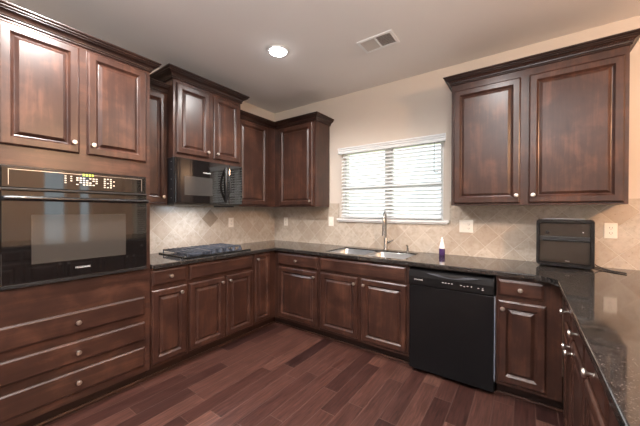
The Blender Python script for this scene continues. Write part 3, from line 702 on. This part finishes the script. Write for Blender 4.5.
# ---------------------------------------------------------------- blinds
def blind(label, x0, x1, z0, z1, y, tilt, n):
    b = thing('window_blind', label, 'blind', ((x0+x1)/2, y, z0)); w_ = (x1-x0)/2
    h = z1-z0
    bm = bmesh.new()
    prof = [(-.008, 0), (-.018, .004), (-.018, .030), (-.024, .040), (-.024, .050), (-.032, .058), (-.032, .072), (-.008, .072)]
    prism(bm, [(p, q) for p, q in prof], Matrix(((0, 0, 1, -w_-.035), (1, 0, 0, -.018), (0, 1, 0, h-.072), (0, 0, 0, 1))), 2*w_+.07)
    link('valance', bm, SLAT, b)
    bm = bmesh.new(); sp = (h-.072-.04)/n; hd = .0255
    for k in range(n):
        z = .045 + sp*k; cy, sy = math.cos(tilt)*hd, math.sin(tilt)*hd
        v = [bm.verts.new(p) for p in ((-w_+.004, -cy, z-sy), (w_-.004, -cy, z-sy), (w_-.004, cy, z+sy), (-w_+.004, cy, z+sy), (-w_+.004, -cy, z-sy+.003), (w_-.004, -cy, z-sy+.003), (w_-.004, cy, z+sy+.003), (-w_+.004, cy, z+sy+.003))]
        for f in ((0, 3, 2, 1), (4, 5, 6, 7), (0, 1, 5, 4), (1, 2, 6, 5), (2, 3, 7, 6), (3, 0, 4, 7)): bm.faces.new([v[i] for i in f])
    link('slats', bm, SLAT, b)
    boxo('bottom_rail', -w_+.004, w_-.004, -.024, .024, .006, .022, SLAT, b, .003)
    for x in (-w_+.16, 0-.08, w_-.16):
        bm = bmesh.new(); tube(bm, [(x, -.026, .01), (x, -.026, h-.07)], .0012, 6); tube(bm, [(x, .026, .01), (x, .026, h-.07)], .0012, 6); link('ladder_cord', bm, SLAT, b)
    bm = bmesh.new(); tube(bm, [(w_-.07, -.034, h-.07), (w_-.07, -.038, h-.35)], .003, 8); tube(bm, [(w_-.07, -.038, h-.35), (w_-.055, -.04, h-.37), (w_-.03, -.04, h-.36)], .005, 8); link('tilt_wand', bm, simple('grey_cord', (.35, .4, .42), .5), b, True)
    return b
blind('white horizontal slat blind over the kitchen window above the sink', WX0-.002+.004, WX1-.002, WZ0+.006, 2.085, -.037, math.radians(32), 18)
blind('white slat blind on the breakfast room window outside the picture', 5.11, 6.09, .66, 2.16, .027, math.radians(15), 30)

# ---------------------------------------------------------------- ceiling fixtures
LG = 'recessed ceiling lights'
for i, (x, y) in enumerate(CANS):
    t = thing('recessed_ceiling_light', ['glowing recessed ceiling light above the cooktop side of the kitchen', 'recessed ceiling light in front of the oven, outside the picture', 'recessed ceiling light before the sink, outside the picture', 'recessed ceiling light above the aisle, outside the picture'][i], 'ceiling light', (x, y, H), 0, LG)
    bm = bmesh.new(); lathe(bm, [(.074, -.0005), (.098, -.0005), (.096, -.006), (.078, -.010), (.074, -.006), (.074, -.0005)][::-1], Matrix(), 32)
    link('trim_ring', bm, WHITE, t, True)
    bm = bmesh.new(); lathe(bm, [(0, -.030), (.025, -.029), (.045, -.025), (.062, -.017), (.0735, -.006), (.0735, -.001), (0, -.001)], Matrix(), 32); link('lens', bm, LAMPGLOW, t)
vt = thing('ceiling_vent', 'white rectangular air vent in the ceiling above the sink side', 'vent', (1.965, -.783, H))
bm = bmesh.new(); vx, vy = .152, .098
box(bm, -vx, vx, -vy, -vy+.022, -.008, -.0005); box(bm, -vx, vx, vy-.022, vy, -.008, -.0005); box(bm, -vx, -vx+.022, -vy+.022, vy-.022, -.008, -.0005); box(bm, vx-.022, vx, -vy+.022, vy-.022, -.008, -.0005); box(bm, -.006, .006, -vy+.022, vy-.022, -.008, -.0005)
link('frame', bm, WHITE, vt)
boxo('duct_backing', -vx+.022, vx-.022, -vy+.022, vy-.022, -.0015, -.0006, simple('duct_dark', (.05, .045, .04), .8), vt)
for s in (-1, 1):
    bm = bmesh.new(); x0 = .008 if s > 0 else -vx+.023; x1 = vx-.023 if s > 0 else -.008; n = 14
    for k in range(n):
        x = x0 + (x1-x0)*(k+.5)/n; ddx = -.0045*s
        v = [bm.verts.new(p) for p in ((x-ddx-.0005, -vy+.023, -.007), (x-ddx+.0005, -vy+.023, -.007), (x+ddx+.0005, -vy+.023, -.0018), (x+ddx-.0005, -vy+.023, -.0018), (x-ddx-.0005, vy-.023, -.007), (x-ddx+.0005, vy-.023, -.007), (x+ddx+.0005, vy-.023, -.0018), (x+ddx-.0005, vy-.023, -.0018))]
        for f in ((0, 3, 2, 1), (4, 5, 6, 7), (0, 1, 5, 4), (1, 2, 6, 5), (2, 3, 7, 6), (3, 0, 4, 7)): bm.faces.new([v[i] for i in f])
    link('louvers', bm, simple('vent_louver', (.55, .5, .46), .5), vt)
# pendant over the breakfast area (outside the picture)
pd = thing('pendant_lamp', 'warm pendant lamp over the breakfast area outside the picture', 'lamp', (4.75, -1.75, H))
bm = bmesh.new(); lathe(bm, [(.06, -.0005), (.06, -.015), (.02, -.03), (0, -.03)], Matrix(), 20); tube(bm, [(0, 0, -.03), (0, 0, -.33)], .004, 8); link('canopy', bm, NICKEL, pd, True)
bm = bmesh.new(); rings = [[bm.verts.new((r*math.cos(2*PI*k/24), r*math.sin(2*PI*k/24), z)) for k in range(24)] for r, z in ((.03, -.33), (.20, -.42))]
for k in range(24): bm.faces.new((rings[0][k], rings[0][(k+1) % 24], rings[1][(k+1) % 24], rings[1][k]))
link('shade', bm, WARMGLOW, pd, True)
# outside ground beyond the windows
bm = bmesh.new(); box(bm, -12, 18, .3, 20, -.4, -.3); box(bm, -12, 18, -26, YF-.3, -.4, -.3); o = struct(link('outside_ground', bm, cloudy('grass_ground', (.16, .22, .10), (.30, .34, .20), .9, 0, 3)))
